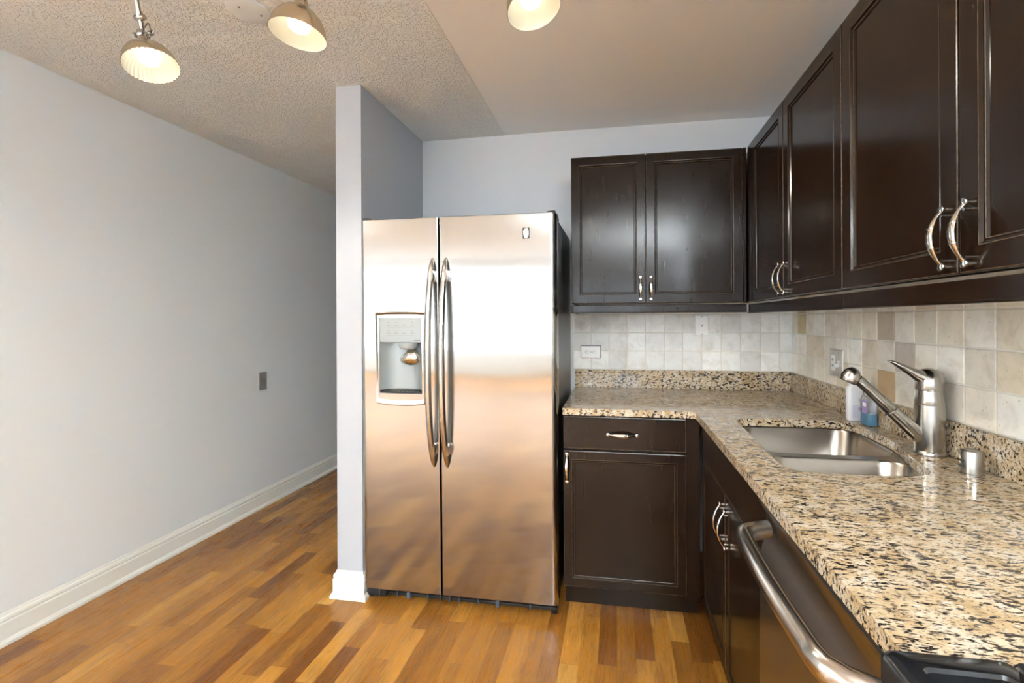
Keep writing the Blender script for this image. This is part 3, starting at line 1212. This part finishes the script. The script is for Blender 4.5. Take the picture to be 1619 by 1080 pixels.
def screws(o, P, ou, L):
    for u, v in L:
        bm = BM()
        lathe(bm, [(.0034, -.001), (.0032, .0008), (.001, .0012)], P(u, v), ou, 12)
        obj('screw', bm, M['screw'], o)


def receptacle(o, P, ou, U, V, u, v):
    bm = BM()
    lathe(bm, [(.0165, -.001), (.0165, .0012), (.0155, .0016)], P(u, v), ou, 24)
    r = obj('socket', bm, M['plate_white'], o)
    bm = BM()
    boxuv(bm, P, U, V, ou, u - .004, u + .006, v + .005, v + .0068, .0010, .0021)
    boxuv(bm, P, U, V, ou, u - .004, u + .005, v - .0068, v - .005, .0010, .0021)
    lathe(bm, [(.0026, .001), (.0026, .0021)], P(u - .0095, v), ou, 10)
    obj('slot', bm, M['slot'], r)


o, P = plate('power_outlet', (-.1435, -.0102, 1.1165), BX, Z1, BO, .112, .070, M['plate_white'], 'white duplex power outlet mounted sideways on the tiled back wall', 'outlet')
bm = BM()
boxuv(bm, P, BX, Z1, BO, -.059, .059, -.038, .038, -.0062, -.004)
obj('rim', bm, M['slot'], o)
receptacle(o, P, BO, BX, Z1, -.0195, 0)
receptacle(o, P, BO, BX, Z1, .0195, 0)
screws(o, P, BO, [(0, 0)])
o, P = plate('cable_jack_plate', (.4745, -.0102, 1.268), BX, Z1, BO, .072, .115, M['plate_white'], 'white upright wall plate with a centre jack just under the back cabinet', 'wall plate')
bm = BM()
lathe(bm, [(.0065, -.001), (.0065, .002), (.0045, .0022), (.0045, .005)], P(0, .0), BO, 16)
obj('jack', bm, M['screw'], o)
screws(o, P, BO, [(0, .049), (0, -.049)])
o, P = plate('switch_outlet_plate', (R - .0102, -.512, 1.112), RX, Z1, RO, .118, .118, simple('satin_plate', (.55, .53, .50), .35, .9), 'square metal plate with outlet and switch on the tiled right wall', 'wall plate')
bm = BM()
boxuv(bm, P, RX, Z1, RO, -.040, -.008, -.034, .034, -.001, .002)
r = obj('socket', bm, M['plate_white'], o, bevel=.001)
bm = BM()
for v in (-.012, .012):
    boxuv(bm, P, RX, Z1, RO, -.030, -.0265, v - .004, v + .004, .001, .0026)
    boxuv(bm, P, RX, Z1, RO, -.022, -.0185, v - .004, v + .004, .001, .0026)
obj('slot', bm, M['slot'], r)
bm = BM()
boxuv(bm, P, RX, Z1, RO, .015, .031, -.012, .012, -.001, .0015)
boxuv(bm, P, RX, Z1, RO, .018, .028, -.016, .000, .0015, .016)
obj('switch', bm, M['plate_white'], o, bevel=.001)
screws(o, P, RO, [(.023, .045), (.023, -.045), (-.024, .045), (-.024, -.045)])
LXO = Vector((1, 0, 0))
o, P = plate('light_switch', (XL + .0002, .179, .882), (0, 1, 0), Z1, LXO, .070, .122, M['plate_grey'], 'small grey wall plate on the left wall', 'wall plate')
bm = BM()
boxuv(bm, P, Vector((0, 1, 0)), Z1, LXO, -.006, .006, -.012, .012, -.001, .0012)
boxuv(bm, P, Vector((0, 1, 0)), Z1, LXO, -.004, .004, .000, .010, .0012, .010)
obj('toggle', bm, M['plate_grey'], o)
screws(o, P, LXO, [(0, .035), (0, -.035)])

# ------------------------------------------------------------------ ceiling plate and lamps
bm = BM()
lathe(bm, [(.070, 0), (.070, .006), (.066, .0085), (.03, .009)], (-1.283, -1.225, H), (0, 0, -1), 48)
cp = obj('ceiling_cover_plate', bm, simple('cover_plate_white', (.78, .83, .84), .5), origin=(-1.283, -1.225, H))
tag(cp, 'round white blank cover plate on the textured ceiling', 'cover plate')
for dx, dy in ((.030, .022), (-.012, -.030)):
    bm = BM()
    lathe(bm, [(.0045, 0), (.0035, .003)], (-1.283 + dx, -1.225 + dy, H - .0088), (0, 0, -1), 12)
    obj('screw', bm, M['screw'], cp)

RY = -1.53
ZR = 2.335
bm = BM()
sweep(bm, [(-1.75, RY, ZR), (.15, RY, ZR)], (.009, .009), (0, 0, 1), 16)
rl = obj('light_track', bm, M['nickel'], origin=(-.8, RY, ZR))
tag(rl, 'brushed nickel ceiling bar that carries the three spot lamps', 'light track')
bm = BM()
lathe(bm, [(.06, 0), (.06, .012), (.02, .02), (.008, .022), (.008, H - ZR)], (-.8, RY, H), (0, 0, -1), 32)
obj('canopy', bm, M['nickel'], rl)

LAMPS = [((-1.382, -1.485, 2.076), (.40, -.11, -1), 'brass-toned ceiling spot lamp, leftmost of the three, with ribbed reflector'),
         ((-.835, -1.557, 2.068), (-.074, -.059, -1), 'brass-toned ceiling spot lamp, middle of the three, beside the round cover plate'),
         ((-.200, -1.521, 2.090), (.304, -.072, -1), 'brass-toned ceiling spot lamp, rightmost of the three, below the smooth ceiling')]
for k, (c, a, lb) in enumerate(LAMPS):
    c, a = Vector(c), Vector(a).normalized()
    L = thing('spot_lamp', c, lb, 'lamp', 'ceiling spot lamps')
    up = -a
    bm = BM()
    out = [(.0705, 0), (.0705, .002), (.069, .010), (.065, .026), (.056, .045), (.043, .060), (.030, .069), (.022, .073)]
    lathe(bm, out, c, up, 96, cap0=False, cap1=True)
    ribn = 36 if k == 0 else 0
    inn = [(.0695, 0), (.0675, .010), (.0635, .026), (.054, .043), (.041, .057), (.028, .065)]
    lathe(bm, inn, c, up, 144 if ribn else 64, mi=1, cap0=False, cap1=True, ribs=ribn, ribamp=.018)
    o = obj('shade', bm, [M['shade'], M['shade_in']], L, smooth=50)
    bm = BM()
    lathe(bm, [(.0200, .070), (.0190, .080), (.0150, .094), (.0115, .104), (.0100, .112), (.006, .115)], c, up, 28)
    obj('socket', bm, M['shade'], L)
    bm = BM()
    lathe(bm, [(.012, .066), (.020, .050), (.0265, .038), (.0275, .028), (.0250, .019), (.0185, .014), (.011, .016), (.004, .021)], c, up, 32)
    obj('bulb', bm, M['bulb'], L, smooth=80)
    ld = bpy.data.lights.new('bulb_light', 'SPOT')
    ld.energy = (3, 3, 5.5)[k]
    ld.color = (1, .92, .78)
    ld.spot_size = math.radians(165)
    ld.spot_blend = .35
    ld.shadow_soft_size = .02
    lo = bpy.data.objects.new('bulb_light', ld)
    C.objects.link(lo)
    lo.parent = L
    lo.location = a * .004
    lo.rotation_euler = a.to_track_quat('-Z', 'Y').to_euler()
    # knuckle, stem up to the bar
    kp = c + up * .118
    bm = BM()
    lathe(bm, [(.006, -.016), (.011, -.013), (.011, .013), (.006, .016)], kp, (0, 1, 0), 18)
    st = obj('joint', bm, M['nickel'], L)
    bm = BM()
    lathe(bm, [(.0035, 0), (.0035, .012), (.0075, .014), (.0075, .020)], kp + Vector((.011, 0, 0)), (1, 0, 0), 14)
    obj('knob', bm, M['nickel'], L)
    bm = BM()
    lathe(bm, [(.0035, 0), (.0035, .012), (.0075, .014), (.0075, .020)], kp + Vector((-.011, 0, 0)), (-1, 0, 0), 14)
    obj('knob', bm, M['nickel'], L)
    top = Vector((kp.x + .03, RY, ZR - .0095))
    bm = BM()
    sweep(bm, [kp, kp.lerp(top, .5), top], (.0062, .0062), (0, 1, 0), 14)
    mpt = kp.lerp(top, .28)
    lathe(bm, [(.0075, -.016), (.0085, -.014), (.0085, .014), (.0075, .016)], mpt, (1, 0, 0), 16)
    lathe(bm, [(.009, -.008), (.009, .008)], mpt.lerp(top, .08), top - kp, 16)
    obj('stem', bm, M['nickel'], L)
    bm = BM()
    a1 = c + up * .105
    wp = [a1 + Vector((.017, 0, 0)), a1 + Vector((.032, .004, .022)), kp + Vector((.024, .004, .012)), kp + Vector((.006, .010, .040)), kp + Vector((-.014, .008, .02)), kp + Vector((-.020, .004, .045)), mpt + Vector((.008, 0, 0))]
    cv = []
    for i in range(len(wp) - 1):
        p = [wp[max(0, i - 1)], wp[i], wp[i + 1], wp[min(len(wp) - 1, i + 2)]]
        for j in range(6):
            t_ = j / 6
            cv.append(.5 * ((2 * p[1]) + (p[2] - p[0]) * t_ + (2 * p[0] - 5 * p[1] + 4 * p[2] - p[3]) * t_ ** 2 + (3 * p[1] - p[0] - 3 * p[2] + p[3]) * t_ ** 3))
    cv.append(wp[-1])
    sweep(bm, cv, (.0018, .0018), (.3, .9, .1), 8)
    obj('wire', bm, M['nickel'], L)

# ------------------------------------------------------------------ uplight floor lamps added as unseen fill light behind the camera
for k, (px, py) in enumerate(((.5, -4.3), (-4.5, -3.2))):
    g = thing('added_fill_lamp', (px, py, 0), ('added metal uplight for fill light by the right wall past the range', 'added metal uplight for fill light in the left part of the living room')[k], 'floor lamp')
    bm = BM()
    lathe(bm, [(.14, 0), (.14, .012), (.12, .022), (.02, .03)], (px, py, 0), (0, 0, 1), 32)
    obj('base', bm, M['nickel'], g)
    bm = BM()
    lathe(bm, [(.012, .028), (.012, 1.35)], (px, py, 0), (0, 0, 1), 16)
    obj('pole', bm, M['nickel'], g)
    bm = BM()
    lathe(bm, [(.02, 1.35), (.08, 1.365), (.14, 1.41), (.17, 1.47), (.167, 1.47), (.136, 1.415), (.07, 1.372), (.02, 1.36)], (px, py, 0), (0, 0, 1), 40)
    obj('lamp_shade', bm, M['nickel'], g, smooth=50)
    bm = BM()
    lathe(bm, [(.015, 1.362), (.03, 1.39), (.03, 1.42), (.015, 1.435)], (px, py, 0), (0, 0, 1), 20)
    obj('bulb', bm, M['bulb'], g)
    ld = bpy.data.lights.new('uplight', 'SPOT')
    ld.energy = (440, 960)[k]
    ld.color = (.87, .95, 1)
    ld.spot_size = math.radians(125)
    ld.spot_blend = .6
    ld.shadow_soft_size = .03
    lo = bpy.data.objects.new('uplight', ld)
    C.objects.link(lo)
    lo.parent = g
    lo.location = (0, 0, 1.45)
    lo.rotation_euler = (PI, 0, 0)
